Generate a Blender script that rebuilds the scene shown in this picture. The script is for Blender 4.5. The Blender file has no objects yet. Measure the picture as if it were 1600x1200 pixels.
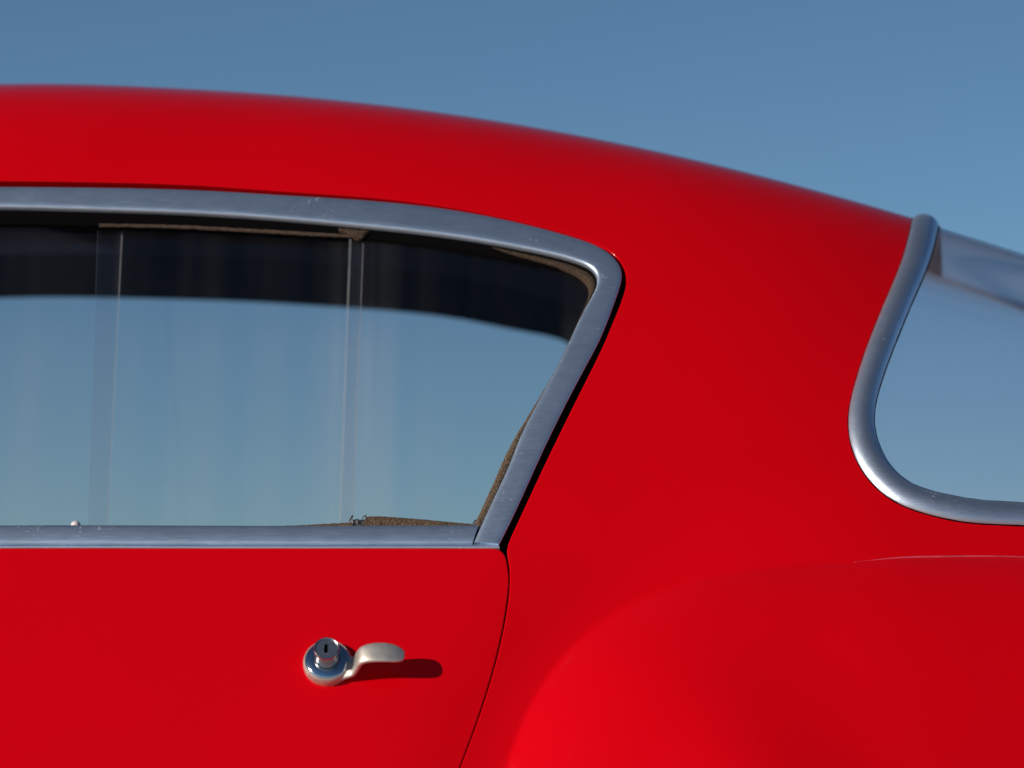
import bpy, math, random
import numpy as np
from mathutils import Vector, Matrix
from mathutils.geometry import delaunay_2d_cdt
from mathutils.kdtree import KDTree

random.seed(3); rng = np.random.default_rng(3)
scene = bpy.context.scene

# ------------------------------------------------------------------ camera, sky, sun, exposure
D, ZC, ZT, MPP = 4.5, 0.68, 0.97, 0.0007      # camera distance and height, aim height, metres per photo pixel beside the car
PITCH = math.atan2(ZT - ZC, D); DC = math.hypot(D, ZT - ZC); FPX = DC / MPP
cp, sp = math.cos(PITCH), math.sin(PITCH)
cam = bpy.data.cameras.new('camera'); cam_o = bpy.data.objects.new('camera', cam)
scene.collection.objects.link(cam_o); scene.camera = cam_o
cam_o.location = (0, -D, ZC); cam_o.rotation_euler = (math.radians(90) + PITCH, 0, 0)
cam.sensor_width = 36; cam.lens = 36 * FPX / 1600; cam.clip_end = 20000; cam.clip_start = .05
cam.dof.use_dof = True; cam.dof.focus_distance = 4.72; cam.dof.aperture_fstop = 3.0

SUN_EL, SUN_AZ = math.radians(18), math.radians(56)      # azimuth measured from the camera side towards the left
to_sun = Vector((-math.sin(SUN_AZ) * math.cos(SUN_EL), -math.cos(SUN_AZ) * math.cos(SUN_EL), math.sin(SUN_EL)))
world = bpy.data.worlds.new('World'); scene.world = world; world.use_nodes = True
nt = world.node_tree; bg = nt.nodes['Background']
sky = nt.nodes.new('ShaderNodeTexSky'); sky.sky_type = 'NISHITA'; sky.sun_disc = False
sky.sun_elevation = SUN_EL; sky.sun_rotation = math.atan2(to_sun.x, to_sun.y)
sky.air_density = 0.54; sky.dust_density = 0.0; sky.ozone_density = 3.0; sky.altitude = 300
tint = nt.nodes.new('ShaderNodeMix'); tint.data_type = 'RGBA'; tint.blend_type = 'MULTIPLY'; tint.inputs[0].default_value = 1
tint.inputs[7].default_value = (.93, 1.045, .965, 1)                # the photograph's slightly teal grade, the same over the whole sky
nt.links.new(sky.outputs[0], tint.inputs[6]); nt.links.new(tint.outputs[2], bg.inputs[0]); bg.inputs[1].default_value = 0.0715
sun = bpy.data.lights.new('sun', 'SUN'); sun_o = bpy.data.objects.new('sun', sun); scene.collection.objects.link(sun_o)
sun.energy = 4.1; sun.angle = math.radians(.5); sun.color = (1, .90, .78)
sun_o.rotation_euler = (-to_sun).to_track_quat('-Z', 'Y').to_euler(); sun_o.location = to_sun * 30
scene.view_settings.view_transform = 'Standard'; scene.view_settings.look = 'None'
scene.view_settings.exposure = 0.0; scene.view_settings.gamma = 1.0

# ------------------------------------------------------------------ the shape of the body
def proj(p):
    x, y, z = p[..., 0], p[..., 1], p[..., 2]
    dy = y + D; dz = z - ZC
    dep = dy * cp + dz * sp; up = -dy * sp + dz * cp
    return np.stack([800 + FPX * x / dep, 600 - FPX * up / dep], -1)
_as = np.array([0, .08, .16, .24, .32, .40, .48, .58, .70, .82, .96, 1.05, 1.13, 1.20, 1.27, 1.33, 1.39, 1.46, 1.56, 1.68])
_aa = np.array([-6, -3, 3, 11, 19, 24.5, 27.5, 29, 30, 30.5, 31.5, 33, 36, 41, 50, 62, 75, 83, 88, 90.])
SC = 1.68; _S = np.linspace(0, SC, 4001); _A = np.interp(_S, _as, _aa); _k = np.hanning(301); _k /= _k.sum()
_A = np.convolve(np.concatenate([2 * _A[0] - _A[150:0:-1], _A, 180 - _A[-2:-152:-1]]), _k, 'valid')
_A = np.radians(_A); _ds = _S[1]
_Y = np.concatenate([[0], np.cumsum(np.sin((_A[1:] + _A[:-1]) / 2)) * _ds])
_Z = .20 + np.concatenate([[0], np.cumsum(np.cos((_A[1:] + _A[:-1]) / 2)) * _ds])
_Y -= _Y.min(); YC = _Y[-1]; ZR0 = _Z[-1]

def sstep(a, b, v):
    t = np.clip((v - a) / (b - a), 0, 1); return t * t * t * (t * (6 * t - 15) + 10)
def spline(xs, ys):
    xs = np.array(xs, float); ys = np.array(ys, float); n = len(xs); h = np.diff(xs)
    A = np.zeros((n, n)); b = np.zeros((n,) + ys.shape[1:]); A[0, 0] = A[-1, -1] = 1
    for i in range(1, n - 1):
        A[i, i-1] = h[i-1]; A[i, i] = 2 * (h[i-1] + h[i]); A[i, i+1] = h[i]
        b[i] = 6 * ((ys[i+1] - ys[i]) / h[i] - (ys[i] - ys[i-1]) / h[i-1])
    M = np.linalg.solve(A, b)
    def f(q):
        q = np.clip(np.asarray(q, float), xs[0], xs[-1]); i = np.clip(np.searchsorted(xs, q, side='right') - 1, 0, n - 2)
        a = xs[i+1] - q; c = q - xs[i]; hh = h[i]
        if ys.ndim > 1: a, c, hh = a[..., None], c[..., None], hh[..., None]
        return M[i]*a**3/(6*hh) + M[i+1]*c**3/(6*hh) + (ys[i]/hh - M[i]*hh/6)*a + (ys[i+1]/hh - M[i+1]*hh/6)*c
    return f
def chord(P, tension=1.0):
    P = np.array(P, float); t = np.concatenate([[0], np.cumsum(np.linalg.norm(np.diff(P, axis=0), axis=1) ** tension)]); return t
def smooth(P, n):                               # a smooth open curve through points, n samples
    P = np.array(P, float); t = chord(P[:, :2], .6); f = spline(t, P)
    q = np.linspace(0, t[-1], n * 6); c = f(q)
    L = np.concatenate([[0], np.cumsum(np.linalg.norm(np.diff(c[:, :2], axis=0), axis=1))])
    return f(np.interp(np.linspace(0, L[-1], n), L, q))
RC = [0.05082909, -0.00561781, -0.19297609, -0.20423851, 1.34693841]
_rx = list(np.linspace(-.75, .9, 12)); _rz = [float(np.polyval(RC, v)) for v in _rx]
roof = spline([-2.3, -1.8, -1.6, -1.45, -1.25, -1.05, -.9] + _rx + [1.05, 1.2, 1.35, 1.5],
              [.83, .87, .90, .98, 1.16, 1.335, 1.415] + _rz + [.975, .915, .88, .86])

def base(x, s):
    """a point on the body: x along the car, s arc length from the sill over the roof to the far sill"""
    x = np.asarray(x, float); s = np.asarray(s, float); far = s > SC; ss = np.where(far, 2 * SC - s, s)
    y = np.interp(ss, _S, _Y); z = np.interp(ss, _S, _Z)
    w = sstep(.34, 2.0, ss) / sstep(.34, 2.0, SC)
    zl = np.where(z > .70, .70 + (z - .70) * (roof(x) - .70) / (ZR0 - .70), z)      # nose and tail deck: the whole section lowers evenly
    k = np.maximum(sstep(.70, 1.05, x), sstep(-.80, -1.15, x))
    z = (z + (roof(x) - ZR0) * w) * (1 - k) + zl * k
    up = sstep(.45, 1.15, ss)
    tp = np.clip(x - .15, 0, None) ** 2 * .42 * up + np.clip(-.9 - x, 0, None) ** 2 * .2 * up + .03 * np.clip(-x - .4, 0, None) ** 2 + .05 * np.clip(x - .1, 0, None) ** 2
    tp = tp - .011 * np.exp(-((x - .40) / .17) ** 2) * sstep(1.0, .55, ss)
    y = y + tp * np.clip((YC - y) / YC, 0, 1)
    y = np.where(far, 2 * YC - y, y)
    return np.stack([x + 0 * y, y, z], -1)

def unproj(uv, surf=None):
    """(x, s) of the near-side body point that the photo shows at pixel uv"""
    surf = surf or base; uv = np.atleast_2d(np.asarray(uv, float))
    X, S = np.meshgrid(np.linspace(-1.6, 1.4, 151), np.linspace(.1, 1.45, 136)); G = proj(surf(X, S)); out = np.zeros_like(uv)
    for i, (u, v) in enumerate(uv):
        k = np.argmin((G[..., 0] - u) ** 2 + (G[..., 1] - v) ** 2); out[i] = X.flat[k], S.flat[k]
    e = 1e-4
    for _ in range(12):
        f = proj(surf(out[:, 0], out[:, 1])); fx = (proj(surf(out[:, 0] + e, out[:, 1])) - f) / e; fs = (proj(surf(out[:, 0], out[:, 1] + e)) - f) / e
        r = uv - f; det = fx[:, 0] * fs[:, 1] - fx[:, 1] * fs[:, 0]
        out[:, 0] += np.clip((r[:, 0] * fs[:, 1] - r[:, 1] * fs[:, 0]) / det, -.05, .05)
        out[:, 1] += np.clip((fx[:, 0] * r[:, 1] - fx[:, 1] * r[:, 0]) / det, -.05, .05)
    return out

# rear wing: the haunch swells out of the side along this line
WING = smooth(unproj([(742, 1540), (746, 1480), (751, 1400), (765, 1300), (790, 1200), (834, 1090), (903, 1000), (1000, 936), (1100, 902), (1210, 886), (1340, 878),
                      (1400, 872), (1460, 870), (1600, 870.5), (1800, 876), (2050, 888), (2300, 905)]), 140)
_wl = np.concatenate([[0], np.cumsum(np.linalg.norm(np.diff(WING, axis=0), axis=1))])
def _wing_at(u, v):
    q = unproj([(u, v)])[0]; return _wl[np.argmin(((WING - q) ** 2).sum(1))]
L_LOW, L_MID, L_CR0, L_CR1 = _wing_at(834, 1090), _wing_at(1100, 902), _wing_at(1325, 879), _wing_at(1420, 871)
_wr = np.linspace(0, _wl[-1], 420); WR = np.stack([np.interp(_wr, _wl, WING[:, k]) for k in (0, 1)], -1); _dw = _wr[1]
def wing_coords(x, s):
    """distance inside the wing line (negative outside) and arc length along it, both smooth"""
    sh = np.shape(x); Q = np.stack([np.ravel(x), np.ravel(s)], -1); D_ = np.zeros(len(Q)); AL = np.zeros(len(Q))
    for c in range(0, len(Q), 8000):
        q = Q[c:c+8000]; dx = q[:, None] - WR[None]; d2 = (dx * dx).sum(2); k = np.clip(d2.argmin(1), 1, len(WR) - 2)
        a = WR[k - 1]; b = WR[k + 1]; t = b - a; t /= np.linalg.norm(t, axis=1, keepdims=True); r = q - WR[k]
        sd = -(t[:, 0] * r[:, 1] - t[:, 1] * r[:, 0]); al = _wr[k] + np.clip((t * r).sum(1), -_dw, _dw)
        near = np.sqrt(d2[np.arange(len(q)), k])
        near = np.where(near < .03, np.abs(sd), near)
        w4 = 1 / np.maximum(d2, 1e-7) ** 2; far = (w4.sum(1) * _dw / (np.pi / 2)) ** (-1 / 3)
        f = sstep(.012, .03, near); d = near * (1 - f) + far * f
        al = al * (1 - f) + f * (w4 * _wr).sum(1) / w4.sum(1)
        D_[c:c+8000] = d * np.sign(sd); AL[c:c+8000] = al
    return D_.reshape(sh), AL.reshape(sh)
OUT = np.array([0, -.88, .47])
def body(x, s):
    x, s = np.broadcast_arrays(np.asarray(x, float), np.asarray(s, float))
    p = base(x, s); far = s > SC; ss = np.where(far, 2 * SC - s, s)
    m = (x > -.35) & (ss < .95)
    if m.any():
        d, l = wing_coords(x[m], ss[m])
        t = sstep(L_LOW, L_CR0, l)
        w = .0011 + .0021 * sstep(L_LOW, L_MID, l) - .0020 * sstep(L_MID + .1, L_CR0, l)
        a = .70 * (1 - .30 * t)
        sft = np.where(d / w > 30, d, w * np.log1p(np.exp(np.clip(d / w, -40, 30))))
        disp = a * .145 * (1 - np.exp(-sft / .145)) - .0065 * np.exp(-((d + .02) / .06) ** 2) * (1 - t)
        o = np.where(far[m][:, None], OUT * [1, -1, 1], OUT)
        p = p.copy(); p[m] += o * disp[:, None]
    return p
def normals(surf, x, s, e=2.5e-4):
    a = surf(x + e, s) - surf(x - e, s); b = surf(x, s + e) - surf(x, s - e)
    n = np.cross(a, b); return n / np.linalg.norm(n, axis=-1, keepdims=True)

# ------------------------------------------------------------------ materials
def mat(name):
    m = bpy.data.materials.new(name); m.use_nodes = True; return m, m.node_tree, m.node_tree.nodes['Principled BSDF']
def node(t, typ, **k):
    n = t.nodes.new(typ)
    for a, b in k.items():
        if a in n.inputs.keys(): n.inputs[a].default_value = b
        else: setattr(n, a, b)
    return n
def ramp(t, src, stops):
    r = t.nodes.new('ShaderNodeValToRGB'); el = r.color_ramp.elements
    while len(el) < len(stops): el.new(.5)
    for e, (p, c) in zip(el, stops): e.position = p; e.color = c if len(c) == 4 else (*c, 1)
    t.links.new(src, r.inputs[0]); return r
def simple(name, col, rough, metal=0, spec=.5, noise=0, scale=40, bump=0, bscale=400):
    m, t, b = mat(name); b.inputs['Base Color'].default_value = (*col, 1); b.inputs['Roughness'].default_value = rough
    b.inputs['Metallic'].default_value = metal; b.inputs['Specular IOR Level'].default_value = spec
    co = node(t, 'ShaderNodeTexCoord')
    if noise:
        n = node(t, 'ShaderNodeTexNoise', Scale=scale, Detail=6.0); t.links.new(co.outputs['Object'], n.inputs[0])
        r = ramp(t, n.outputs[0], [(.3, tuple(c * (1 - noise) for c in col)), (.7, tuple(min(1, c * (1 + noise)) for c in col))])
        t.links.new(r.outputs[0], b.inputs['Base Color'])
    if bump:
        n2 = node(t, 'ShaderNodeTexNoise', Scale=bscale, Detail=3.0); t.links.new(co.outputs['Object'], n2.inputs[0])
        bm_ = node(t, 'ShaderNodeBump', Strength=bump, Distance=.001); t.links.new(n2.outputs[0], bm_.inputs['Height']); t.links.new(bm_.outputs[0], b.inputs['Normal'])
    return m

def paint_mat():
    m, t, b = mat('red_paint')
    co = node(t, 'ShaderNodeTexCoord')
    n = node(t, 'ShaderNodeTexNoise', Scale=3.0, Detail=3.0); t.links.new(co.outputs['Object'], n.inputs[0])
    r = ramp(t, n.outputs[0], [(.35, (.59, .0001, .0042)), (.65, (.63, .0001, .0047))]); t.links.new(r.outputs[0], b.inputs['Base Color'])
    b.inputs['Roughness'].default_value = .13; b.inputs['IOR'].default_value = 1.30
    # very faint waviness of hand-finished panels
    n2 = node(t, 'ShaderNodeTexNoise', Scale=9.0, Detail=2.0); t.links.new(co.outputs['Object'], n2.inputs[0])
    bp = node(t, 'ShaderNodeBump', Strength=.05, Distance=.01); t.links.new(n2.outputs[0], bp.inputs['Height']); t.links.new(bp.outputs[0], b.inputs['Normal'])
    return m
def alu_mat(name, col=(.70, .83, .98), rough=.385, dirt=1.0, stretch=(8, 1, 1)):
    m, t, b = mat(name); b.inputs['Metallic'].default_value = 1
    co = node(t, 'ShaderNodeTexCoord')
    n = node(t, 'ShaderNodeTexNoise', Scale=22.0, Detail=7.0, Roughness=.65); t.links.new(co.outputs['Object'], n.inputs[0])
    r = ramp(t, n.outputs[0], [(.3, tuple(c * .92 for c in col)), (.7, tuple(c * 1.06 for c in col))])
    # oxide pits and pale specks
    v = node(t, 'ShaderNodeTexNoise', Scale=330.0, Detail=1.0, Roughness=.5); t.links.new(co.outputs['Object'], v.inputs[0])
    v2 = node(t, 'ShaderNodeTexNoise', Scale=31.0, Detail=4.0); t.links.new(co.outputs['Object'], v2.inputs[0])
    mul = node(t, 'ShaderNodeMath', operation='MULTIPLY'); t.links.new(v.outputs[0], mul.inputs[0]); t.links.new(v2.outputs[0], mul.inputs[1])
    k = ramp(t, mul.outputs[0], [(.405, (0, 0, 0)), (.46, (.55, .55, .55))])
    mx = node(t, 'ShaderNodeMix', data_type='RGBA'); t.links.new(k.outputs[0], mx.inputs[0]); t.links.new(r.outputs[0], mx.inputs[6]); mx.inputs[7].default_value = (.78, .76, .72, 1)
    t.links.new(mx.outputs[2], b.inputs['Base Color'])
    mt = node(t, 'ShaderNodeMath', operation='MULTIPLY_ADD'); t.links.new(k.outputs[0], mt.inputs[0]); mt.inputs[1].default_value = -.5 * dirt; mt.inputs[2].default_value = .955
    t.links.new(mt.outputs[0], b.inputs['Metallic'])
    # fine scratches
    mp = node(t, 'ShaderNodeMapping'); mp.inputs['Scale'].default_value = (14, 300, 300); t.links.new(co.outputs['Object'], mp.inputs[0])
    s = node(t, 'ShaderNodeTexNoise', Scale=3.0, Detail=4.0); t.links.new(mp.outputs[0], s.inputs[0])
    rr = node(t, 'ShaderNodeMapRange'); t.links.new(s.outputs[0], rr.inputs[0]); rr.inputs[3].default_value = rough * .8; rr.inputs[4].default_value = rough * 1.25
    t.links.new(rr.outputs[0], b.inputs['Roughness'])
    bp = node(t, 'ShaderNodeBump', Strength=.12, Distance=.0006); t.links.new(s.outputs[0], bp.inputs['Height']); t.links.new(bp.outputs[0], b.inputs['Normal'])
    return m
def glass_mat(name, tint=(.995, .985, .99), haze=.0012, streak=.012, seam=None, ior=1.53, gloss=.03):
    m = bpy.data.materials.new(name); m.use_nodes = True; t = m.node_tree; t.nodes.clear()
    out = node(t, 'ShaderNodeOutputMaterial'); tr = node(t, 'ShaderNodeBsdfTransparent'); tr.inputs[0].default_value = (*tint, 1)
    gl = node(t, 'ShaderNodeBsdfGlossy'); gl.inputs['Roughness'].default_value = gloss; fr = node(t, 'ShaderNodeFresnel', IOR=ior)
    ge = node(t, 'ShaderNodeNewGeometry'); im = node(t, 'ShaderNodeMapRange'); t.links.new(ge.outputs['Backfacing'], im.inputs[0]); im.inputs[3].default_value = ior; im.inputs[4].default_value = 1 / ior
    t.links.new(im.outputs[0], fr.inputs['IOR'])                # a thin parallel sheet reflects alike from either side
    mx = node(t, 'ShaderNodeMixShader'); t.links.new(fr.outputs[0], mx.inputs[0]); t.links.new(tr.outputs[0], mx.inputs[1]); t.links.new(gl.outputs[0], mx.inputs[2])
    df = node(t, 'ShaderNodeBsdfDiffuse'); df.inputs[0].default_value = (.62, .60, .56, 1)
    co = node(t, 'ShaderNodeTexCoord'); mp = node(t, 'ShaderNodeMapping'); mp.inputs['Scale'].default_value = (26, .8, .8); t.links.new(co.outputs['Object'], mp.inputs[0])
    n = node(t, 'ShaderNodeTexNoise', Scale=2.0, Detail=5.0); t.links.new(mp.outputs[0], n.inputs[0])
    fac = node(t, 'ShaderNodeMapRange'); t.links.new(n.outputs[0], fac.inputs[0]); fac.inputs[1].default_value = .45; fac.inputs[2].default_value = .75
    fac.inputs[3].default_value = haze; fac.inputs[4].default_value = haze + streak * .25
    last = fac.outputs[0]
    if seam is not None:                       # pale vertical streaks beside the joint of the panes
        sx = node(t, 'ShaderNodeSeparateXYZ'); t.links.new(co.outputs['Object'], sx.inputs[0])
        d = node(t, 'ShaderNodeMath', operation='SUBTRACT'); t.links.new(sx.outputs[0], d.inputs[0]); d.inputs[1].default_value = seam
        ab = node(t, 'ShaderNodeMath', operation='ABSOLUTE'); t.links.new(d.outputs[0], ab.inputs[0])
        g = node(t, 'ShaderNodeMapRange', interpolation_type='SMOOTHERSTEP'); t.links.new(ab.outputs[0], g.inputs[0]); g.inputs[1].default_value = .075; g.inputs[2].default_value = 0; g.inputs[3].default_value = 0; g.inputs[4].default_value = streak * 4
        n2 = node(t, 'ShaderNodeMapRange'); t.links.new(n.outputs[0], n2.inputs[0]); n2.inputs[1].default_value = .35; n2.inputs[2].default_value = .7
        zz = node(t, 'ShaderNodeMapRange', interpolation_type='SMOOTHSTEP'); t.links.new(sx.outputs[2], zz.inputs[0]); zz.inputs[1].default_value = 1.10; zz.inputs[2].default_value = 1.02; zz.inputs[3].default_value = .15; zz.inputs[4].default_value = 1
        gz = node(t, 'ShaderNodeMath', operation='MULTIPLY'); t.links.new(g.outputs[0], gz.inputs[0]); t.links.new(zz.outputs[0], gz.inputs[1])   # streaks weaken towards the upper glass
        ml = node(t, 'ShaderNodeMath', operation='MULTIPLY_ADD'); t.links.new(gz.outputs[0], ml.inputs[0]); t.links.new(n2.outputs[0], ml.inputs[1]); t.links.new(last, ml.inputs[2]); b2 = node(t, 'ShaderNodeTexNoise', Scale=1.0, Detail=2.0); m2 = node(t, 'ShaderNodeMapping'); m2.inputs['Scale'].default_value = (13, .25, .25); t.links.new(co.outputs['Object'], m2.inputs[0]); t.links.new(m2.outputs[0], b2.inputs[0])
        r2 = node(t, 'ShaderNodeMapRange'); t.links.new(b2.outputs[0], r2.inputs[0]); r2.inputs[1].default_value = .42; r2.inputs[2].default_value = .68; r2.inputs[3].default_value = 0; r2.inputs[4].default_value = .022
        k2 = node(t, 'ShaderNodeMath', operation='MULTIPLY_ADD'); t.links.new(r2.outputs[0], k2.inputs[0]); t.links.new(zz.outputs[0], k2.inputs[1]); t.links.new(ml.outputs[0], k2.inputs[2]); last = k2.outputs[0]
    mx2 = node(t, 'ShaderNodeMixShader'); t.links.new(last, mx2.inputs[0]); t.links.new(mx.outputs[0], mx2.inputs[1]); t.links.new(df.outputs[0], mx2.inputs[2])
    t.links.new(mx2.outputs[0], out.inputs[0]); return m
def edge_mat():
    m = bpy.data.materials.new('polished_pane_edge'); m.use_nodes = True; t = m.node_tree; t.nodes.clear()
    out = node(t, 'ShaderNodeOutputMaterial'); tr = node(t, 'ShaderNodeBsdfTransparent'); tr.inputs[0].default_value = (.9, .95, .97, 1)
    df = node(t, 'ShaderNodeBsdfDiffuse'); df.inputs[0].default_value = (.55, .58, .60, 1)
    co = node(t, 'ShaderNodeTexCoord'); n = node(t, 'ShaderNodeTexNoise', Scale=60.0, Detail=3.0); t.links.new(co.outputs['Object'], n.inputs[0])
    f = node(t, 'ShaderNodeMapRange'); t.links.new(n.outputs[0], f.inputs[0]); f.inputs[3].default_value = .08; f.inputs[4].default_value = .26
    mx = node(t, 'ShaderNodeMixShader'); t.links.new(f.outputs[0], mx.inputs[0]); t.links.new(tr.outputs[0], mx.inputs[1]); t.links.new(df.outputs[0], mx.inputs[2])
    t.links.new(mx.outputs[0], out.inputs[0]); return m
PAINT = paint_mat()
ALU = alu_mat('dull_aluminium'); TRIM = alu_mat('rear_trim_aluminium', (.64, .73, .85), .42, .8)
SATIN = simple('worn_satin_nickel', (.62, .575, .52), .50, .80, noise=.14, scale=120, bump=.15, bscale=900)
CHROME = simple('chrome', (.66, .68, .71), .12, 1, noise=.05, scale=60)
BARREL = simple('dull_lock_barrel', (.42, .42, .43), .24, 1, noise=.2, scale=200)
LOCKFACE = simple('lock_face_steel', (.42, .44, .47), .38, 1, noise=.12, scale=300)
BLACK = simple('black_hole', (.004, .004, .004), .8, spec=.1)
RUBBER = simple('black_rubber', (.002, .0016, .002), .9, spec=.05, bump=.3, bscale=500)
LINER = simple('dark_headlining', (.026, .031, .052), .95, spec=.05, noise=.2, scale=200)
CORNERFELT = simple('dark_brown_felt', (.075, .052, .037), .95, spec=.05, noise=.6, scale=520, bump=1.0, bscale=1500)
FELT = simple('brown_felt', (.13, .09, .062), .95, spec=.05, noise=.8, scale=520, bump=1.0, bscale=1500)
TAN = simple('tan_felt_lip', (.085, .06, .045), .9, spec=.1, noise=.3, scale=300)
GREYCLIP = simple('grey_clip', (.07, .07, .075), .5, .3, noise=.4, scale=500)
KNOB = simple('pale_pink_plastic', (.72, .64, .66), .5)
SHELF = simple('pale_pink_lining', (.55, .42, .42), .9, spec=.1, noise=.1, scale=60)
GLASS = glass_mat('side_plexiglass', seam=-.176); SMOKED = glass_mat('aged_plexiglass', (.89, .895, .92)); REARGLASS = glass_mat('rear_plexiglass', (.96, .95, .98), .004, .01, gloss=.08)
EDGE = edge_mat()

# ------------------------------------------------------------------ helpers
car = bpy.data.objects.new('vintage_coupe', None); scene.collection.objects.link(car); car.location = (-.3, YC, 0)
car.empty_display_size = .3
car['label'] = 'glossy red vintage coupe with sloping roof, aluminium window trim and small door handle'
car['category'] = 'car'
def link(name, me, parent, mats):
    for m in mats: me.materials.append(m)
    o = bpy.data.objects.new(name, me); scene.collection.objects.link(o)
    o.parent = parent
    root = parent
    o.matrix_parent_inverse = Matrix.Translation(-car.location) if parent is car else Matrix.Identity(4)
    return o
def make_mesh(name, V, F, N=None, mi=None, smooth_=True):
    me = bpy.data.meshes.new(name); me.from_pydata([tuple(map(float, v)) for v in V], [], [tuple(map(int, f)) for f in F]); me.update()
    if smooth_: me.polygons.foreach_set('use_smooth', [True] * len(me.polygons))
    if mi is not None: me.polygons.foreach_set('material_index', mi)
    if N is not None: me.normals_split_custom_set_from_vertices([tuple(map(float, n)) for n in N])
    return me
def inside(poly, q):
    x, y = q[:, 0], q[:, 1]; r = np.zeros(len(q), bool); p = np.asarray(poly); a = p; b = np.roll(p, -1, 0)
    for (x0, y0), (x1, y1) in zip(a, b):
        if y0 == y1: continue
        c = ((y0 > y) != (y1 > y)) & (x < (x1 - x0) * (y - y0) / (y1 - y0) + x0); r ^= c
    return r
def resample(loop, step):
    p = np.vstack([loop, loop[:1]]); L = np.concatenate([[0], np.cumsum(np.linalg.norm(np.diff(p, axis=0), axis=1))])
    n = max(8, int(round(L[-1] / step))); q = np.linspace(0, L[-1], n, endpoint=False)
    return np.stack([np.interp(q, L, p[:, 0]), np.interp(q, L, p[:, 1])], -1)
def area(p): return .5 * np.sum(p[:, 0] * np.roll(p[:, 1], -1) - np.roll(p[:, 0], -1) * p[:, 1])
def panel(outer, holes, grid, surf, off=0., roll=0., flange=(.018,), roll_outer=False, flip=False):
    """a sheet of the body between the loops, with rolled edges; returns V, F, N"""
    loops = [outer] + list(holes)
    kd = KDTree(sum(len(l) for l in loops)); k = 0
    for l in loops:
        for a in l: kd.insert((a[0], a[1], 0), k); k += 1
    kd.balance()
    g = grid[inside(outer, grid)]
    for h in holes: g = g[~inside(h, g)]
    g = np.array([a for a in g if kd.find((a[0], a[1], 0))[2] > .0028])
    verts = []; edges = []
    for l in loops:
        o = len(verts); verts += [tuple(a) for a in l]; edges += [(o + i, o + (i + 1) % len(l)) for i in range(len(l))]
    if len(g): verts += [tuple(a) for a in g]
    r = delaunay_2d_cdt([Vector(v) for v in verts], edges, [], 0, 1e-6)
    v2 = np.array([tuple(v) for v in r[0]]); f = np.array([tuple(t) for t in r[2]])
    c = v2[f].mean(1); ok = inside(outer, c)
    for h in holes: ok &= ~inside(h, c)
    f = f[ok]
    e1 = v2[f[:, 1]] - v2[f[:, 0]]; e2 = v2[f[:, 2]] - v2[f[:, 0]]
    cw = (e1[:, 0] * e2[:, 1] - e1[:, 1] * e2[:, 0]) < 0; f[cw] = f[cw][:, ::-1]
    P = surf(v2[:, 0], v2[:, 1]); N = normals(surf, v2[:, 0], v2[:, 1]); P = P + N * off
    V = [P]; NN = [N]; F = [list(t) for t in f]; nv = len(P)
    if roll:
        for li, l in enumerate(loops):
            if li == 0 and not roll_outer: continue
            ccw = area(l) > 0
            P0 = surf(l[:, 0], l[:, 1]); n = normals(surf, l[:, 0], l[:, 1]); P0 = P0 + n * off
            T = np.roll(P0, -1, 0) - np.roll(P0, 1, 0); T /= np.linalg.norm(T, axis=1, keepdims=True)
            o = np.cross(T, n)                                   # to the right of travel
            if (li == 0) != ccw: o = -o
            rows = []
            for a in np.radians([0, 22, 45, 68, 90]):
                rows.append((P0 + o * roll * math.sin(a) - n * roll * (1 - math.cos(a)), n * math.cos(a) + o * math.sin(a)))
            rows.append((P0 + o * roll - n * flange[li % len(flange)], o))
            m = len(l); st = nv
            for a, b in rows: V.append(a); NN.append(b); nv += m
            rv = (li == 0) == ccw
            for k in range(len(rows) - 1):
                for i in range(m):
                    j = (i + 1) % m; q = [st + k*m + i, st + (k+1)*m + i, st + (k+1)*m + j, st + k*m + j]
                    F.append(q if rv else q[::-1])
    V = np.vstack(V); NN = np.vstack(NN)
    if flip: F = [q[::-1] for q in F]; NN = -NN
    return V, F, NN
def grid_pts(x0, x1, s0, s1, st, jit=.15):
    X, S = np.meshgrid(np.arange(x0 + st/2, x1, st), np.arange(s0 + st/2, s1, st)); q = np.stack([X.ravel(), S.ravel()], -1)
    return q + rng.uniform(-jit, jit, q.shape) * st
def mirror(V, F, N):
    V = V.copy(); V[:, 1] = 2 * YC - V[:, 1]; N = None if N is None else N * [1, -1, 1]
    return V, [q[::-1] for q in F], N
def join(parts):
    V = []; F = []; N = []; mi = []; o = 0
    for v, f, n, m in parts:
        V.append(v); N.append(n); F += [[i + o for i in q] for q in f]; mi += [m] * len(f); o += len(v)
    return np.vstack(V), F, (np.vstack(N) if all(n is not None for n in N) else None), mi
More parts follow.
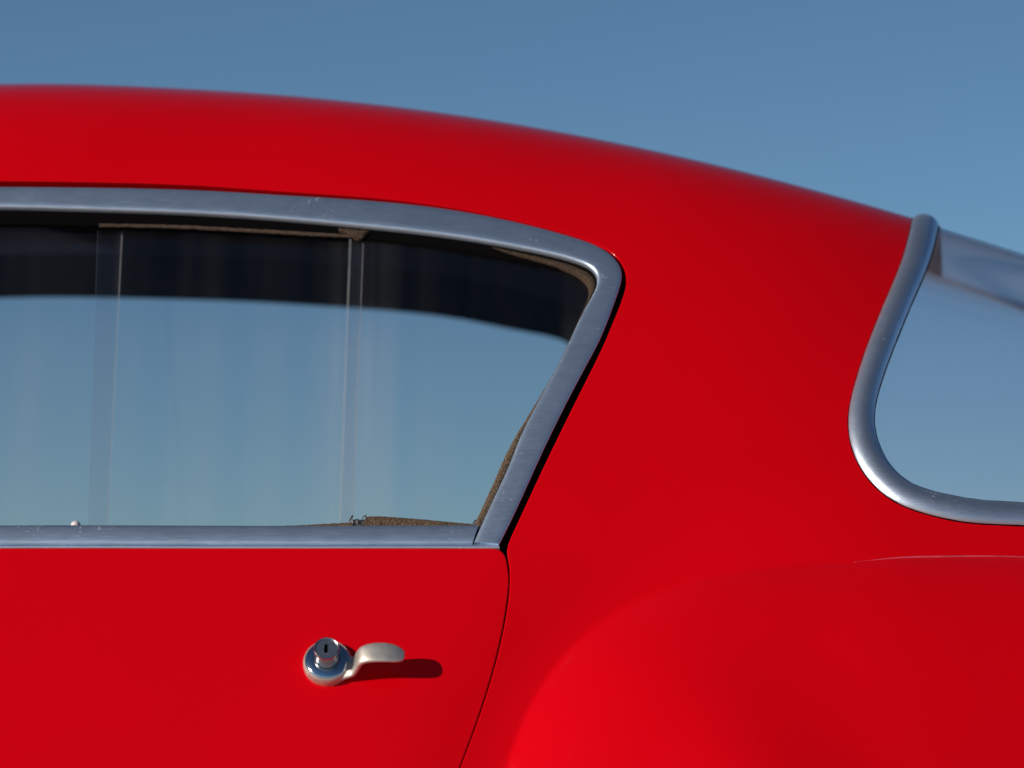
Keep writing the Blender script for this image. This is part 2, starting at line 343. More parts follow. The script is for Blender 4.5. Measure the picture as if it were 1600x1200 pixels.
def ribbon(A, B, prof, surf=base, closed=False, rough=0., caps=True):
    """a strip between the (x, s) curves A and B with the profile [(t across, height over the body)]"""
    pa, pb = surf(A[:, 0], A[:, 1]), surf(B[:, 0], B[:, 1]); na, nb = normals(surf, A[:, 0], A[:, 1]), normals(surf, B[:, 0], B[:, 1])
    n = na + nb; n /= np.linalg.norm(n, axis=1, keepdims=True)
    m = len(A); V = []
    for t, h in prof:
        row = pa * (1 - t) + pb * t + n * h
        if rough: row = row + n * rng.normal(0, rough, (m, 1)) + (pb - pa) / (np.linalg.norm(pb - pa, axis=1, keepdims=True) + 1e-9) * rng.normal(0, rough, (m, 1))
        V.append(row)
    V = np.vstack(V); F = []; k = len(prof)
    for r in range(k - 1):
        for i in range(m if closed else m - 1):
            j = (i + 1) % m; F.append([r*m + i, r*m + j, (r+1)*m + j, (r+1)*m + i])
    if caps and not closed:
        F.append([r*m for r in range(k)]); F.append([r*m + m - 1 for r in range(k)][::-1])
    # face outwards
    q = F[len(F)//2]; c = V[q]; fn = np.cross(c[1]-c[0], c[3]-c[0])
    mid = (k - 1) // 2 * (m if closed else m - 1) + m // 2; c = V[F[mid]]; fn = np.cross(c[1]-c[0], c[3]-c[0])
    if fn @ n[m // 2] < 0: F = [g[::-1] for g in F]
    return V, F
def auto_smooth(me, ang=40):
    me.set_sharp_from_angle(angle=math.radians(ang))

# ------------------------------------------------------------------ outlines read off the photograph (1600 x 1200)
FO = [(-712, 853), (-650, 700), (-575, 540), (-505, 415), (-450, 345), (-370, 308), (-250, 297.5), (-100, 294), (0, 294), (160, 295.5), (320, 300), (440, 307), (580, 316), (720, 332.5), (825, 354),
      (895, 373), (937, 389), (961.5, 408), (971, 428), (968.5, 448), (956, 485), (937, 532), (902, 598.5), (853, 696.5), (833, 740), (801, 810), (780, 852)]
FI = [(-665, 848), (-610, 705), (-540, 560), (-472, 440), (-425, 378), (-355, 341), (-245, 328), (-98, 324), (0, 324), (160, 328), (320, 334), (438, 342), (574, 354), (712, 370), (812, 387),
      (872, 400), (908, 411), (926, 421.5), (933, 435), (930.5, 451), (919, 473), (901, 508), (867, 578), (815, 677), (797, 722), (762, 798), (740, 848)]
FJ = [(-640, 848), (-590, 710), (-525, 572), (-462, 462), (-415, 398), (-350, 359), (-243, 345), (-96, 341), (0, 341), (160, 344), (320, 349.5), (437, 356), (570, 365), (706, 380), (804, 398),
      (862, 408), (897, 417), (916, 427), (924.5, 440), (923, 455), (914, 473), (898, 507), (864, 577), (809, 672), (783, 720), (752, 795), (728, 848)]
n_fr = 420
_fs = smooth(np.hstack([FO, FI, FJ]), n_fr)
fo, fi_, fj = (unproj(_fs[:, k:k+2]) for k in (0, 2, 4))

DOOR = [(-300, 858.5), (0, 858.5), (300, 858.5), (600, 858.5), (740, 858.7), (772, 859), (782, 861.5), (787, 868), (790.5, 882), (793, 905), (791, 930), (786.5, 962), (776.5, 1010), (763, 1060),
        (747, 1110), (728, 1163), (712, 1205), (690, 1260), (668, 1320), (655, 1400)]
GAP = [(-712, 868), (-725, 850), (-662, 700), (-585, 535), (-515, 408), (-456, 338), (-372, 302), (-250, 286), (-100, 282), (0, 281), (160, 283), (320, 288.5), (440, 297), (580, 307), (720, 325), (826, 347.5),
       (897, 366.5), (940, 383), (966, 402), (978, 421), (981, 440), (976, 463), (960.5, 503), (942.5, 545), (912.5, 605.5), (863.5, 705), (843, 748), (810.5, 818), (796.5, 850), (794.5, 862), (797.5, 880), (799, 905),
       (797.5, 930), (793, 962), (783, 1010), (769.5, 1060), (753.5, 1110), (734.5, 1163), (718.5, 1205), (697, 1260), (675, 1320), (662, 1400)]
def lower_tail(last, x_front):                 # the rest of a door outline, out of the picture
    lx, ls = last
    return np.array([(lx - .02, .10), (lx - .06, .065), (lx - .12, .06), (x_front + .12, .06), (x_front + .04, .075), (x_front, .12)])
gap_top = unproj(smooth(GAP[1:], 520)); door_top = unproj(smooth(DOOR, 200))
XF = gap_top[0, 0] - .005
gap_loop = np.vstack([gap_top, lower_tail(gap_top[-1], XF - .01), [(XF - .01, .3), (XF - .004, .55)]])
door_loop = np.vstack([[(XF + .012, door_top[0, 1])], door_top, lower_tail(door_top[-1] - (.004, 0), XF)  + [0, .008], [(XF + .006, .3)]])
gap_loop = resample(gap_loop, .0045); door_loop = resample(door_loop, .0045)

def xs_at_u(u, s):                             # body parameter x whose picture column is u at a given s
    x = (u - 800) * MPP * 1.18
    for _ in range(8): x += (u - float(proj(base(x, s))[0])) * MPP * 1.18
    return (x, s)
RO = unproj([(1417, 380), (1393, 447), (1355, 540), (1332, 613), (1325, 657), (1333, 707), (1360, 753), (1403, 787), (1460, 807), (1513, 817), (1600, 822), (1750, 826), (1950, 833)])
RI = unproj([(1457, 393), (1431, 460), (1398, 540), (1377, 598), (1366.5, 650), (1372.5, 690), (1394, 730), (1428, 757), (1470, 770.5), (1520, 780), (1600, 786), (1750, 790), (1950, 797)])
ro_h = smooth(np.vstack([[xs_at_u(1431, SC), xs_at_u(1429.5, 1.5)], RO, [(1.06, .80), (1.15, 1.0), (1.185, 1.3), (1.19, SC)]]), 260)
ri_h = smooth(np.vstack([[xs_at_u(1471, SC), xs_at_u(1469, 1.5)], RI, [(1.03, .84), (1.11, 1.02), (1.145, 1.3), (1.15, SC)]]), 260)
def full(h): f = h[1:-1][::-1].copy(); f[:, 1] = 2 * SC - f[:, 1]; return np.vstack([h, f])
rear_o, rear_i = full(ro_h), full(ri_h)
wind_h = smooth([(-.90, SC), (-.905, 1.45), (-.935, 1.25), (-.99, 1.13), (-1.09, 1.0), (-1.22, .87), (-1.33, .80), (-1.42, .80), (-1.49, .9), (-1.55, 1.2), (-1.57, SC)], 160)
wind_o = full(wind_h)
c_ = wind_o.mean(0); wind_i = c_ + (wind_o - c_) * .93

# ------------------------------------------------------------------ ground
def ground():
    m, t, b = mat('pale_dusty_concrete'); co = node(t, 'ShaderNodeTexCoord')
    n = node(t, 'ShaderNodeTexNoise', Scale=.35, Detail=8.0); t.links.new(co.outputs['Object'], n.inputs[0])
    n2 = node(t, 'ShaderNodeTexNoise', Scale=140.0, Detail=3.0); t.links.new(co.outputs['Object'], n2.inputs[0])
    mx = node(t, 'ShaderNodeMath', operation='MULTIPLY_ADD'); t.links.new(n2.outputs[0], mx.inputs[0]); mx.inputs[1].default_value = .4; t.links.new(n.outputs[0], mx.inputs[2])
    r = ramp(t, mx.outputs[0], [(.45, (.50, .42, .39)), (.9, (.64, .55, .51))]); t.links.new(r.outputs[0], b.inputs['Base Color']); b.inputs['Roughness'].default_value = .9
    bp = node(t, 'ShaderNodeBump', Strength=.5, Distance=.01); t.links.new(n2.outputs[0], bp.inputs['Height']); t.links.new(bp.outputs[0], b.inputs['Normal'])
    V = [(0, 0, 0)]; F = []; R = [3, 12, 50, 200, 1000, 6000]; k = 48
    for q in R: V += [(q * math.cos(2*math.pi*i/k), q * math.sin(2*math.pi*i/k), 0) for i in range(k)]
    for i in range(k): F.append((0, 1 + i, 1 + (i + 1) % k))
    for a in range(len(R) - 1):
        for i in range(k): j = (i + 1) % k; F.append((1 + a*k + i, 1 + (a+1)*k + i, 1 + (a+1)*k + j, 1 + a*k + j))
    me = make_mesh('ground', V, F); o = link('ground', me, None, [m]); o.matrix_parent_inverse = Matrix.Identity(4)
    o['kind'] = 'structure'; o['label'] = 'flat pale dusty concrete ground under the car'
ground()

# ------------------------------------------------------------------ body shell
X0, X1 = -2.2, 1.45
def mir_loop(l): q = l[::-1].copy(); q[:, 1] = 2 * SC - q[:, 1]; return q
fine = grid_pts(-.78, .85, .22, 1.55, .009)
fine2 = grid_pts(-.1, .85, .25, .72, .0042)
fine = np.vstack([fine[~((fine[:, 0] > -.1) & (fine[:, 1] > .25) & (fine[:, 1] < .72))], fine2])
coarse = grid_pts(X0, X1, 0, 2 * SC, .026)
coarse = coarse[~((coarse[:, 0] > -.78) & (coarse[:, 0] < .85) & (coarse[:, 1] > .22) & (coarse[:, 1] < 1.55))]
# rows of points along the crease on top of the wing
tn = np.gradient(WING, axis=0); tn /= np.linalg.norm(tn, axis=1, keepdims=True); nn_ = np.stack([tn[:, 1], -tn[:, 0]], -1)
wf = np.linspace(0, len(WING) - 1, 1300); ww = np.stack([np.interp(wf, range(len(WING)), WING[:, k]) for k in (0, 1)], -1); wn = np.stack([np.interp(wf, range(len(WING)), nn_[:, k]) for k in (0, 1)], -1)
wl_ = np.interp(wf, range(len(WING)), _wl)
sel = wl_ > L_CR0 - .03
rows = np.vstack([ww[sel] + wn[sel] * d for d in (-.006, -.0045, -.0033, -.0025, -.0018, -.0012, -.0006, 0, .0005, .001, .0015, .002, .0026, .0033, .0043, .006)])
rows = rows[(rows[:, 0] < .84)]
dd, ll = wing_coords(fine[:, 0], fine[:, 1]); fine = fine[~((abs(dd) < .0085) & (ll > L_CR0 - .03))]
GRID = np.vstack([fine, coarse, rows])
outer = resample(np.array([(X0, 0), (X1, 0), (X1, 2 * SC), (X0, 2 * SC)], float), .02)
gap_far = resample(mir_loop(gap_loop), .01)
# the openings under the trims lie a little inside the trim
cut = lambda a, b, t: resample(a * (1 - t) + b * t, .006)
rear_cut, wind_cut = cut(rear_o, rear_i, .35), cut(wind_o, wind_i, .35)
rear_dir = rear_cut - rear_cut.mean(0); rear_dir /= np.linalg.norm(rear_dir, axis=1, keepdims=True)
V, F, N = panel(outer, [gap_loop, gap_far, rear_cut, wind_cut], GRID, body, roll=.0016, flange=(.018, .018, .018, .004, .004))
me = make_mesh('body_shell', V, F, N); shell = link('body_shell', me, car, [PAINT])
# thin added bead along the wing's top crease, its pinker colour a painted highlight
CREASE_GLINT = simple('crease_highlight_paint', (.58, .06, .10), .28, noise=.25, scale=60)
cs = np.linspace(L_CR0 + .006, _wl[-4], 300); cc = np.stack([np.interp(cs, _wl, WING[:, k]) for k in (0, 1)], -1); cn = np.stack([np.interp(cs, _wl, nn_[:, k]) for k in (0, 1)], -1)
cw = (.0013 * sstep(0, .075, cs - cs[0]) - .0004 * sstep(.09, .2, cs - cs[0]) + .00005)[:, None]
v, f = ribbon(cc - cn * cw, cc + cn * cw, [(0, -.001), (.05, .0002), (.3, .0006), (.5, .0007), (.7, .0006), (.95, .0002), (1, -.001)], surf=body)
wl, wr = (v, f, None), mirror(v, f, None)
for q in (wl, wr): link('crease_highlight', make_mesh('crease_highlight', q[0], q[1]), shell, [CREASE_GLINT])
# dark lining inside the roof and sides
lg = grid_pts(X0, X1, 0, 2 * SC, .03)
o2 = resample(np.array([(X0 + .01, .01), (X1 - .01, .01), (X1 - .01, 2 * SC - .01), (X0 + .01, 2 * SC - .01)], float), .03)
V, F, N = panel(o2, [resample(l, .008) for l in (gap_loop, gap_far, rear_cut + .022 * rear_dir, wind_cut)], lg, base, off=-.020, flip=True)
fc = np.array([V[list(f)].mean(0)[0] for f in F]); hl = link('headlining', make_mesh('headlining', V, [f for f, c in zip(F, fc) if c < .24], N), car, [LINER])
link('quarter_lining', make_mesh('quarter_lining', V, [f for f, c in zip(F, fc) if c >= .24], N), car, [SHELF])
# nose and tail close the shell, floor and shelf close the cabin
for x, nm in ((X0, 'nose_panel'), (X1, 'tail_panel')):
    ss = np.linspace(0, 2 * SC, 120); P = body(np.full(120, x), ss); c = P.mean(0) + [(-.12 if x < 0 else .12), 0, 0]
    V = np.vstack([P] + [P * (1 - t) + c * t + [(-1 if x < 0 else 1) * .10 * math.sin(t * math.pi) , 0, 0] for t in (.25, .5, .75)] + [[c]])
    F = [[k*120+i, k*120+i+1, (k+1)*120+i+1, (k+1)*120+i] for k in range(3) for i in range(119)] + [[360+i, 361+i, 480] for i in range(119)]
    link(nm, make_mesh(nm, V, F), car, [PAINT])
def slab(name, x0, x1, y0, y1, z0, z1, m, parent=car):
    V = [(x, y, z) for x in (x0, x1) for y in (y0, y1) for z in (z0, z1)]
    F = [(0,1,3,2), (4,6,7,5), (0,4,5,1), (2,3,7,6), (0,2,6,4), (1,5,7,3)]
    return link(name, make_mesh(name, V, F, smooth_=False), parent, [m])
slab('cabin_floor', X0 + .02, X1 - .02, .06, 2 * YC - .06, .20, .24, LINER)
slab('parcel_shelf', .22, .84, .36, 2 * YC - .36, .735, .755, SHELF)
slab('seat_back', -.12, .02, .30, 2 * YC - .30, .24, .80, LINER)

# ------------------------------------------------------------------ doors
dg = np.vstack([grid_pts(-.78, .1, .22, .68, .009), grid_pts(X0, -.78, 0, .7, .02), grid_pts(-.78, .1, 0, .22, .02)])
V, F, N = panel(door_loop, [], dg, body, roll=.0016, roll_outer=True)
me = make_mesh('door', V, F, N); door = link('door', me, car, [PAINT])
mv = mirror(V, F, N); link('door', make_mesh('door', *mv), car, [PAINT])
V, F, N = panel(resample(door_loop, .02), [], grid_pts(X0, .2, 0, .7, .03), base, off=-.04, flip=True)
link('door_card', make_mesh('door_card', V, F, N), door, [LINER])

# ------------------------------------------------------------------ side windows
def both(name, parts, parent_pair, mats, ang=35, rec=None):
    """the near part and its mirror image on the far side"""
    out = []
    for k in (0, 1):
        if parent_pair[k] is None: continue
        V, F, N, mi = join(parts[k] if isinstance(parts[0], list) else parts)
        if k: V, F, N = mirror(V, F, N)
        me = make_mesh(name, V, F, N, mi)
        if N is None: auto_smooth(me, ang)
        out.append(link(name, me, parent_pair[k], [SMOKED] + mats[1:] if k and mats[0] is GLASS else mats))
    return out
# black channel the panes slide in: it is the window's carrier
ch_prof = [(-.9, -.004), (-.9, -.020), (-.05, -.0046), (.0, -.0052), (.55, -.0095), (1, -.0105), (1, -.017), (.0, -.021)]
jamb_in = gap_top + np.array([0, 0]); _g = np.gradient(gap_top, axis=0); _g /= np.linalg.norm(_g, axis=1, keepdims=True); _gn = np.stack([_g[:, 1], -_g[:, 0]], -1)
for k_, par in ((0, shell),):
    parts = [(*ribbon(gap_top - _gn * .016, gap_top + _gn * .020, [(0, -.0185), (.5, -.019), (1, -.0195), (1, -.024), (0, -.023)]), None, 0)]
jamb = both('door_seal', parts, (shell, shell), [RUBBER])
jj = fj.copy()
Vc, Fc = ribbon(fi_, jj, ch_prof)
sill_q = unproj([(-668, 819), (-300, 819.5), (0, 820), (300, 820), (560, 820.5), (748, 819.5)]); sill_b = unproj([(-672, 849), (-300, 849.5), (0, 850), (300, 850), (560, 850), (738, 849)])
sa, sb = smooth(sill_q, 160), smooth(sill_b, 160)
Vd, Fd = ribbon(sa, sb, [(-.1, -.012), (-.1, -.034), (.9, -.034), (.9, -.004)])
sw = both('side_window', [(Vc, Fc, None, 0), (Vd, Fd, None, 0)], (car, car), [RUBBER])
ALUP = [(0, -.016), (0, .0020), (.012, .0028), (.04, .0034), (.09, .0037), (.3, .0036), (.55, .0033), (.8, .0028), (.92, .0022), (.96, .0015), (.985, .0002), (1, -.0018), (1, -.005)]
both('window_frame', [(*ribbon(fo, fi_, ALUP), None, 0)], sw, [ALU], 50)
SILLP = [(0, -.013), (0, -.0016), (.02, -.0008), (.07, .0002), (.2, .0010), (.5, .0016), (.8, .0014), (.92, .0008), (.97, .0000), (1, -.0012), (1, -.010)]
both('frame_seal', [(*ribbon(fo, fi_, [(0, .0016), (-.03, .0002), (-.03, -.0165), (1.06, -.0200), (1.06, -.0215), (-.02, -.018)], caps=False), None, 0)], sw, [RUBBER])
both('sill_trim', [(*ribbon(sa, sb, SILLP), None, 0)], sw, [ALU], 50)
la = smooth(unproj([(-700, 850.5), (-300, 850.8), (0, 851), (300, 851), (560, 851), (740, 850.5), (778, 850.5)]), 160); lb = smooth(unproj([(-704, 856.5), (-300, 856.8), (0, 857), (300, 857), (560, 857), (740, 857), (781, 857.2)]), 160)
both('sill_bead', [(*ribbon(la, lb, [(0, -.010), (0, -.0008), (.15, .0006), (.4, .0014), (.7, .0013), (.92, .0004), (1, -.001), (1, -.010)]), None, 0)], sw, [ALU], 60)

# the panes: a front slider, a middle slider that overlaps it, and the fixed rear quarter
def hull_loop(uv): return unproj(np.array(uv, float))
top_c = [(-470, 395), (-430, 352), (-355, 333), (-245, 327), (-98, 324), (0, 326), (160, 330), (320, 336), (438, 345), (574, 357), (712, 372), (812, 390), (885, 404), (920, 425), (925, 440), (918, 465), (867, 570), (800, 705), (752, 812)]
tc = smooth(top_c, 500)
def top_at(u): k = np.argmin(abs(tc[:260, 0] - u) + (tc[:260, 1] > 460) * 999); return tc[k, 1]
def strip_loop(uv_left_top, uv_left_bot, uv_right_top, uv_right_bot, n=30):
    """pane between two slanted edges; the top follows the frame"""
    t = np.linspace(0, 1, n)[:, None]
    L = np.array(uv_left_top) * (1 - t) + np.array(uv_left_bot) * t; R = np.array(uv_right_bot) * (1 - t) + np.array(uv_right_top) * t
    us = np.linspace(uv_right_top[0], uv_left_top[0], 40)[1:-1]; T = np.stack([us, [top_at(u) for u in us]], -1)
    ub = np.linspace(uv_left_bot[0], uv_right_bot[0], 40)[1:-1]; B = np.stack([ub, np.full(38, 824.)], -1)
    return unproj(np.vstack([L, B, R, T]))
def pane(loop, h, th, seams):
    """a plexiglass sheet with real thickness; seams are its free polished edges (pairs of pixels)"""
    lp = resample(loop, .008); g = grid_pts(lp[:, 0].min(), lp[:, 0].max(), lp[:, 1].min(), lp[:, 1].max(), .02)
    V, F, N = panel(lp, [], g, base, off=h); V2, F2, N2 = panel(lp, [], g, base, off=h - th, flip=True)
    parts = [(V, F, N, 0), (V2, F2, N2, 0)]
    m = len(lp); P0 = base(lp[:, 0], lp[:, 1]); n = normals(base, lp[:, 0], lp[:, 1]); T = np.roll(P0, -1, 0) - np.roll(P0, 1, 0); T /= np.linalg.norm(T, axis=1, keepdims=True)
    o = np.cross(T, n) * (1 if area(lp) > 0 else -1)
    Ve = np.vstack([P0 + n * h, P0 + n * (h - th)]); parts.append((Ve, [[i, (i+1) % m, m + (i+1) % m, m + i] for i in range(m)], np.vstack([o, o]), 1))
    if not seams: parts[-1] = parts[-1][:3] + (0,)
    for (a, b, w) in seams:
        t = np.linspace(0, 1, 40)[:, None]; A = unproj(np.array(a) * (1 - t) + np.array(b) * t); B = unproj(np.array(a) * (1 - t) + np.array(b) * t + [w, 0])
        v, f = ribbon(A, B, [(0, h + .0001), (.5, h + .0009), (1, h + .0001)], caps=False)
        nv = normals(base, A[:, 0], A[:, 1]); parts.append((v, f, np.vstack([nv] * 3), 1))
    return parts
front_loop = np.vstack([strip_loop((-440, 370), (-650, 824), (189, 338), (164.5, 824))])
both('front_pane', [pane(front_loop, -.026, .003, [((187, 338), (162.5, 822), 3.2)]), pane(strip_loop((-440, 370), (-650, 824), (151, 338), (134, 824)), -.0185, .003, [])], sw, [GLASS, EDGE])
mid_loop = strip_loop((151, 338), (134, 824), (569.5, 356), (551, 824))
both('sliding_pane', [pane(mid_loop, -.0185, .003, [((566.5, 356), (548.5, 822), 2.6)]), pane(strip_loop((151, 338), (134, 824), (545.5, 356), (527, 824)), -.0185, .003, [])], sw, [GLASS, EDGE])
k_a = int(np.argmin(abs(tc[:250, 0] - 547))); rear_top = tc[k_a:]
t = np.linspace(0, 1, 40)[:, None]; rear_edge = np.array((545.5, 352)) * (1 - t) + np.array((527, 824)) * t
rear_uv = np.vstack([rear_edge, np.stack([np.linspace(530, 745, 30), np.full(30, 824.)], -1), rear_top[::-1]])
both('quarter_pane', [pane(unproj(rear_uv), -.0125, .003, [((545.5, 358), (527.5, 822), 4.2)]), pane(unproj(rear_uv), -.0125, .003, [])], sw, [GLASS, EDGE])

# felts and seals
def uvstrip(A, B, prof, n, rough=0.): return ribbon(unproj(smooth(A, n)), unproj(smooth(B, n)), prof, rough=rough)
FP = [(0, -.012), (.0, -.0085), (.12, -.0068), (.25, -.0060), (.38, -.0055), (.5, -.0052), (.62, -.0052), (.75, -.0056), (.88, -.0064), (1, -.0075), (1, -.012)]
both('felt_lip', [(*uvstrip([(154, 342), (260, 344), (360, 348.5), (460, 354), (553, 359.5)], [(154, 345.2), (260, 347.6), (360, 352.2), (460, 358), (553, 363)], [(0, -.010), (0, -.0085), (.5, -.007), (1, -.009), (1, -.011)], 120, .0002), None, 0)], sw, [TAN])
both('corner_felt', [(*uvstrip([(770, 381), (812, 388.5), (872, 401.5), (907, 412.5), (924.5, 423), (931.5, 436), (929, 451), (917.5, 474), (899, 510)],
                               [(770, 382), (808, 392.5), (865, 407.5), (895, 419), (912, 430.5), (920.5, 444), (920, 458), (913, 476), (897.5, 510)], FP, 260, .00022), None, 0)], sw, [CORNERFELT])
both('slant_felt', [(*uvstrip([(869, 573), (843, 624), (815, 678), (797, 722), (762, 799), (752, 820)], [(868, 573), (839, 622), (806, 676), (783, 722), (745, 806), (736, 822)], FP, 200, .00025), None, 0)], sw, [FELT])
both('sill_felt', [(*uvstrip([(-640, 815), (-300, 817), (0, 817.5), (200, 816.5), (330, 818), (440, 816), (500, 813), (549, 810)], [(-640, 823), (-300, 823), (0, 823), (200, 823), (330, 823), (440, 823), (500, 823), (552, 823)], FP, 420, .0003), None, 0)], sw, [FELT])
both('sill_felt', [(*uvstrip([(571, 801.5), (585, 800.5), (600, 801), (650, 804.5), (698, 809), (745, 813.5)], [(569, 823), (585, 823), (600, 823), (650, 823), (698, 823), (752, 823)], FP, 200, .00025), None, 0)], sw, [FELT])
# loose threads at the torn end
thr = []
for a, b, c in (((549, 812), (547, 806), (549.5, 798.5)), ((552, 811), (549, 803), (551, 800)), ((572, 803), (569, 799.5), (571, 798.5)), ((574, 803), (572, 801), (569, 801)), ((566, 806), (566, 802), (568, 800)), ((548, 812), (545, 808), (546, 804)),
                ((742, 806), (740, 811), (744, 815)), ((738, 812), (741, 808), (746, 806))):
    q = smooth([a, b, c], 8); A = unproj(q); B = unproj(q + [1.3, .4]); v, f = ribbon(A, B, [(0, -.0085), (.5, -.0072), (1, -.0085)], caps=False); both('loose_thread', [(v, f, None, 0)], (sw[0], None), [FELT])
both('felt_clip', [(*uvstrip([(551, 806), (556, 804.5), (562, 805.5), (567, 805), (572, 806)], [(550, 823), (556, 823), (562, 823), (567, 823), (573, 823)], [(0, -.014), (0, -.009), (.2, -.0072), (.45, -.0085), (.55, -.007), (1, -.008), (1, -.014)], 40, .0004), None, 0)], sw, [GREYCLIP])
# dark folded end of the channel above the joint of the panes
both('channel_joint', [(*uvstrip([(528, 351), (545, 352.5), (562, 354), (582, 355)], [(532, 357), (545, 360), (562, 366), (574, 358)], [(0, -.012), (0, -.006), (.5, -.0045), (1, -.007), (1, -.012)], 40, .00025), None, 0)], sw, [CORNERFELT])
# small pale latch knob behind the front pane
def lathe(profile, n=48):
    V = []; F = []
    for r, z in profile: V += [(r * math.cos(2*math.pi*i/n), r * math.sin(2*math.pi*i/n), z) for i in range(n)]
    for k in range(len(profile) - 1):
        for i in range(n): j = (i + 1) % n; F.append([k*n + i, k*n + j, (k+1)*n + j, (k+1)*n + i])
    return np.array(V), F
def frame_at(u, v, surf=body, tilt=0., h=0.):
    q = unproj([(u, v)], surf); n = normals(surf, q[:, 0], q[:, 1])[0]; p = surf(q[:, 0], q[:, 1])[0] + n * h
    r = np.array([1., 0, 0]); r -= n * (r @ n); r /= np.linalg.norm(r); up = np.cross(n, r)
    if tilt: n, up = n * math.cos(tilt) + up * math.sin(tilt), up * math.cos(tilt) - n * math.sin(tilt)
    return p, np.stack([r, up, n])
def place(V, fr): p, B = fr; return np.asarray(V) @ B + p
def seen_at(u, v, h):                           # a spot h off the body that the photo shows at (u, v)
    a, b = u, v
    for _ in range(5):
        q = unproj([(a, b)]); p = base(q[:, 0], q[:, 1])[0] + normals(base, q[:, 0], q[:, 1])[0] * h; e = proj(p); a += u - e[0]; b += v - e[1]
    return a, b
kn, kf = lathe([(.0001, .012), (.003, .0115), (.0052, .009), (.006, .005), (.005, .001), (.0045, 0), (.0045, -.01)], 24)
both('latch_knob', [(place(kn, frame_at(*seen_at(119, 826, -.034), base, 0, -.034)), kf, None, 0)], sw, [KNOB], 60)

# ------------------------------------------------------------------ rear window and windscreen
def big_window(name, o_loop, i_loop, trim_name, glass):
    lp = resample(o_loop * .5 + i_loop * .5, .008); g = grid_pts(lp[:, 0].min(), lp[:, 0].max(), lp[:, 1].min(), lp[:, 1].max(), .012)
    V, F, N = panel(lp, [], g, base, off=-.002); V2, F2, N2 = panel(lp, [], g, base, off=-.006, flip=True)
    v, f, n, mi = join([(V, F, N, 0), (V2, F2, N2, 0)])
    w = link(name, make_mesh(name, v, f, n, mi), car, [glass])
    prof = [(0, -.004), (.0, .0008), (.03, .0026), (.1, .0052), (.22, .0078), (.38, .0095), (.5, .0098), (.64, .0092), (.78, .0072), (.9, .0042), (.97, .0016), (1, -.001), (1, -.0035)]
    v, f = ribbon(o_loop, i_loop, prof, closed=True); me = make_mesh(trim_name, v, f); auto_smooth(me, 50); link(trim_name, me, w, [TRIM])
    c = (o_loop - i_loop); c /= np.linalg.norm(c, axis=1, keepdims=True)
    v, f = ribbon(o_loop + c * .0009, i_loop - c * .0016, [(0, -.003), (.0, .0006), (.02, .0012), (.1, .0012), (.9, .0006), (.98, .0004), (1, -.001), (1, -.0035)], closed=True, rough=.00012)
    link('rubber_seal', make_mesh('rubber_seal', v, f), w, [RUBBER])
    return w
big_window('rear_window', rear_o, rear_i, 'window_trim', REARGLASS)
big_window('windscreen', wind_o, wind_i, 'window_trim', REARGLASS)

# ------------------------------------------------------------------ door handle
K = MPP * 1.025
fr = frame_at(512, 1038, body, math.radians(4))
plate, pf = lathe([(.0001, -.004), (37.5 * K, -.004), (38 * K, .001), (38 * K, .0035), (37.6 * K, .006), (36.8 * K, .0082), (35.6 * K, .0095), (35 * K, .0096), (34.6 * K, .0088), (20 * K, .0088)], 72)
me = make_mesh('door_handle', place(plate, fr), pf); auto_smooth(me, 40); handle = link('door_handle', me, car, [SATIN])
dome, df_ = lathe([(34.4 * K, .008), (34.3 * K, .0092), (33.6 * K, .0099), (31.5 * K, .0107), (28 * K, .0117), (25 * K, .0124), (22.5 * K, .0128), (21 * K, .0128), (20.5 * K, .0119), (19 * K, .0117)], 72)
me = make_mesh('escutcheon', place(dome, fr), df_); auto_smooth(me, 50); link('escutcheon', me, handle, [CHROME])
cyl, cf = lathe([(19.5 * K, .008), (19.5 * K, .0300), (19.7 * K, .0308), (19.9 * K, .0335), (19.5 * K, .0345), (18.4 * K, .0348), (17.4 * K, .0344), (17.2 * K, .0335)], 64)
me = make_mesh('lock_cylinder', place(cyl, fr), cf); auto_smooth(me, 50); link('lock_cylinder', me, handle, [BARREL])
# lock face with a real key slot
nf = 56; ring = [(17.2 * K * math.cos(2*math.pi*i/nf), 17.2 * K * math.sin(2*math.pi*i/nf)) for i in range(nf)]
sx, sy = 2.7 * K, 7.6 * K; slot = [(-sx - .6 * K, -.5 * sy), (-sx, -sy), (sx, -sy), (sx, sy), (-sx, sy), (-sx, .1 * sy), (-sx - .6 * K, 0)]
slot = [(a - .8 * K, b) for a, b in slot]
r = delaunay_2d_cdt([Vector(v) for v in ring + slot], [(i, (i+1) % nf) for i in range(nf)] + [(nf + i, nf + (i+1) % len(slot)) for i in range(len(slot))], [], 0, 1e-7)
v2 = np.array([tuple(v) for v in r[0]]); tri = [list(q) for q in r[2]]
tri = [q for q in tri if not inside(np.array(slot), v2[q].mean(0)[None])[0]]
tri = [q if np.cross(v2[q[1]] - v2[q[0]], v2[q[2]] - v2[q[0]]) > 0 else q[::-1] for q in tri]
Vf = np.hstack([v2, np.full((len(v2), 1), .0337)])
link('lock_face', make_mesh('lock_face', place(Vf, fr), tri, smooth_=False), handle, [LOCKFACE])
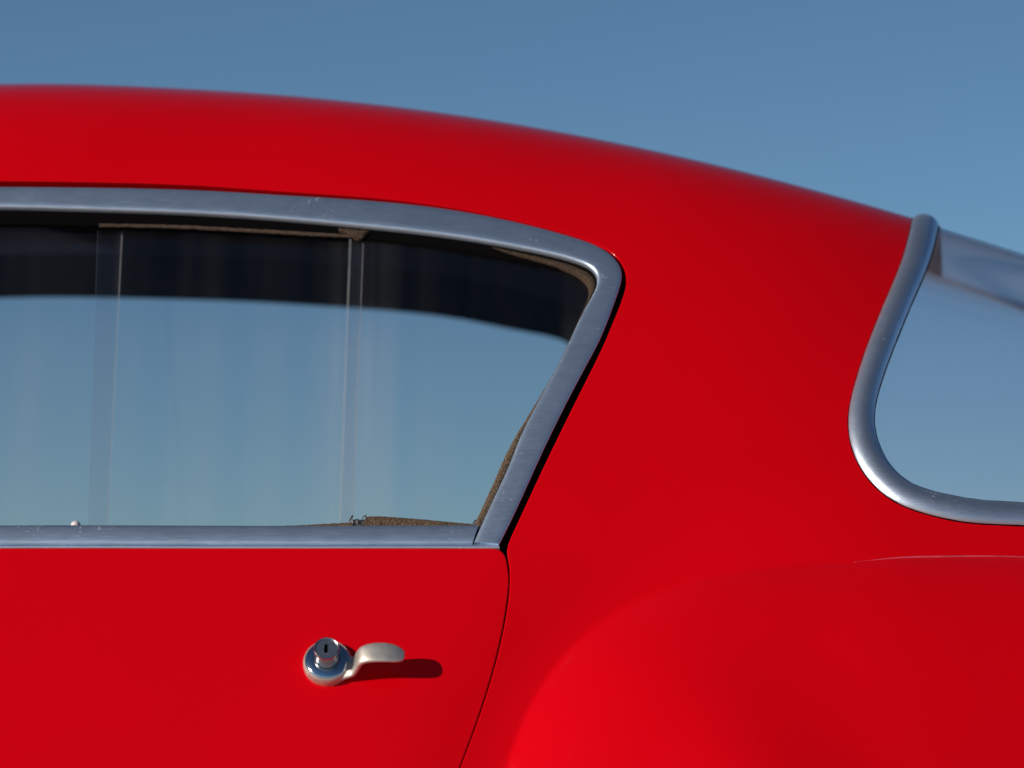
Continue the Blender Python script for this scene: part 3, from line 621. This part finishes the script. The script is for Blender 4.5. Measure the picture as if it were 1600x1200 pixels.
ns = len(slot); Vk = np.array([(a, b, z) for z in (.0336, .026) for a, b in slot]); Fk = [[i, (i+1) % ns, ns + (i+1) % ns, ns + i] for i in range(ns)] + [list(range(ns, 2 * ns))]
link('keyhole', make_mesh('keyhole', place(Vk, fr), Fk, smooth_=False), handle, [BLACK])
# lever: a swept paddle rising out of the base plate; (along, up the door, outwards, half width, half thickness) in photo pixels
LV = smooth([(4, -6, 6, 29, 4), (22, -8, 6, 26, 4.5), (33, -10.5, 8.5, 20.5, 5), (41, -11.5, 13, 17, 5.2), (46, -11, 22, 15.5, 5.4), (49.5, -10, 32, 15.5, 5.4), (55, -9, 41, 15.8, 5.2), (65, -8.5, 46.5, 16.4, 4.8), (80, -8, 48.5, 17, 4.4),
             (97, -8.3, 47.5, 16.4, 4.2), (109, -9, 44.5, 14.2, 4), (116, -9.6, 41.8, 11, 3.6), (119.5, -10, 40.2, 6, 2.6), (120.4, -10, 39.6, 1, .6)], 60)
nsec = 28; V = []; T = np.gradient(LV[:, :3], axis=0)
for c, tg in zip(LV, T):
    tg = tg / np.linalg.norm(tg); side = np.array([0, 1., 0]); side -= tg * (side @ tg); side /= np.linalg.norm(side); nr = np.cross(tg, side)
    for i in range(nsec):
        a = 2 * math.pi * i / nsec; ca, sa_ = math.cos(a), math.sin(a); e = .72
        V.append((c[:3] + side * c[3] * math.copysign(abs(ca) ** e, ca) + nr * c[4] * math.copysign(abs(sa_) ** e, sa_)) * K)
F = [[k*nsec + i, k*nsec + (i+1) % nsec, (k+1)*nsec + (i+1) % nsec, (k+1)*nsec + i] for k in range(len(LV) - 1) for i in range(nsec)]
F.append(list(range(nsec))[::-1]); F.append([(len(LV) - 1) * nsec + i for i in range(nsec)])
me = make_mesh('lever', place(V, fr), F); auto_smooth(me, 60); link('lever', me, handle, [SATIN])
import bmesh
for o in (bpy.data.objects['lever'],):
    b = bmesh.new(); b.from_mesh(o.data); bmesh.ops.recalc_face_normals(b, faces=b.faces); b.to_mesh(o.data); b.free()
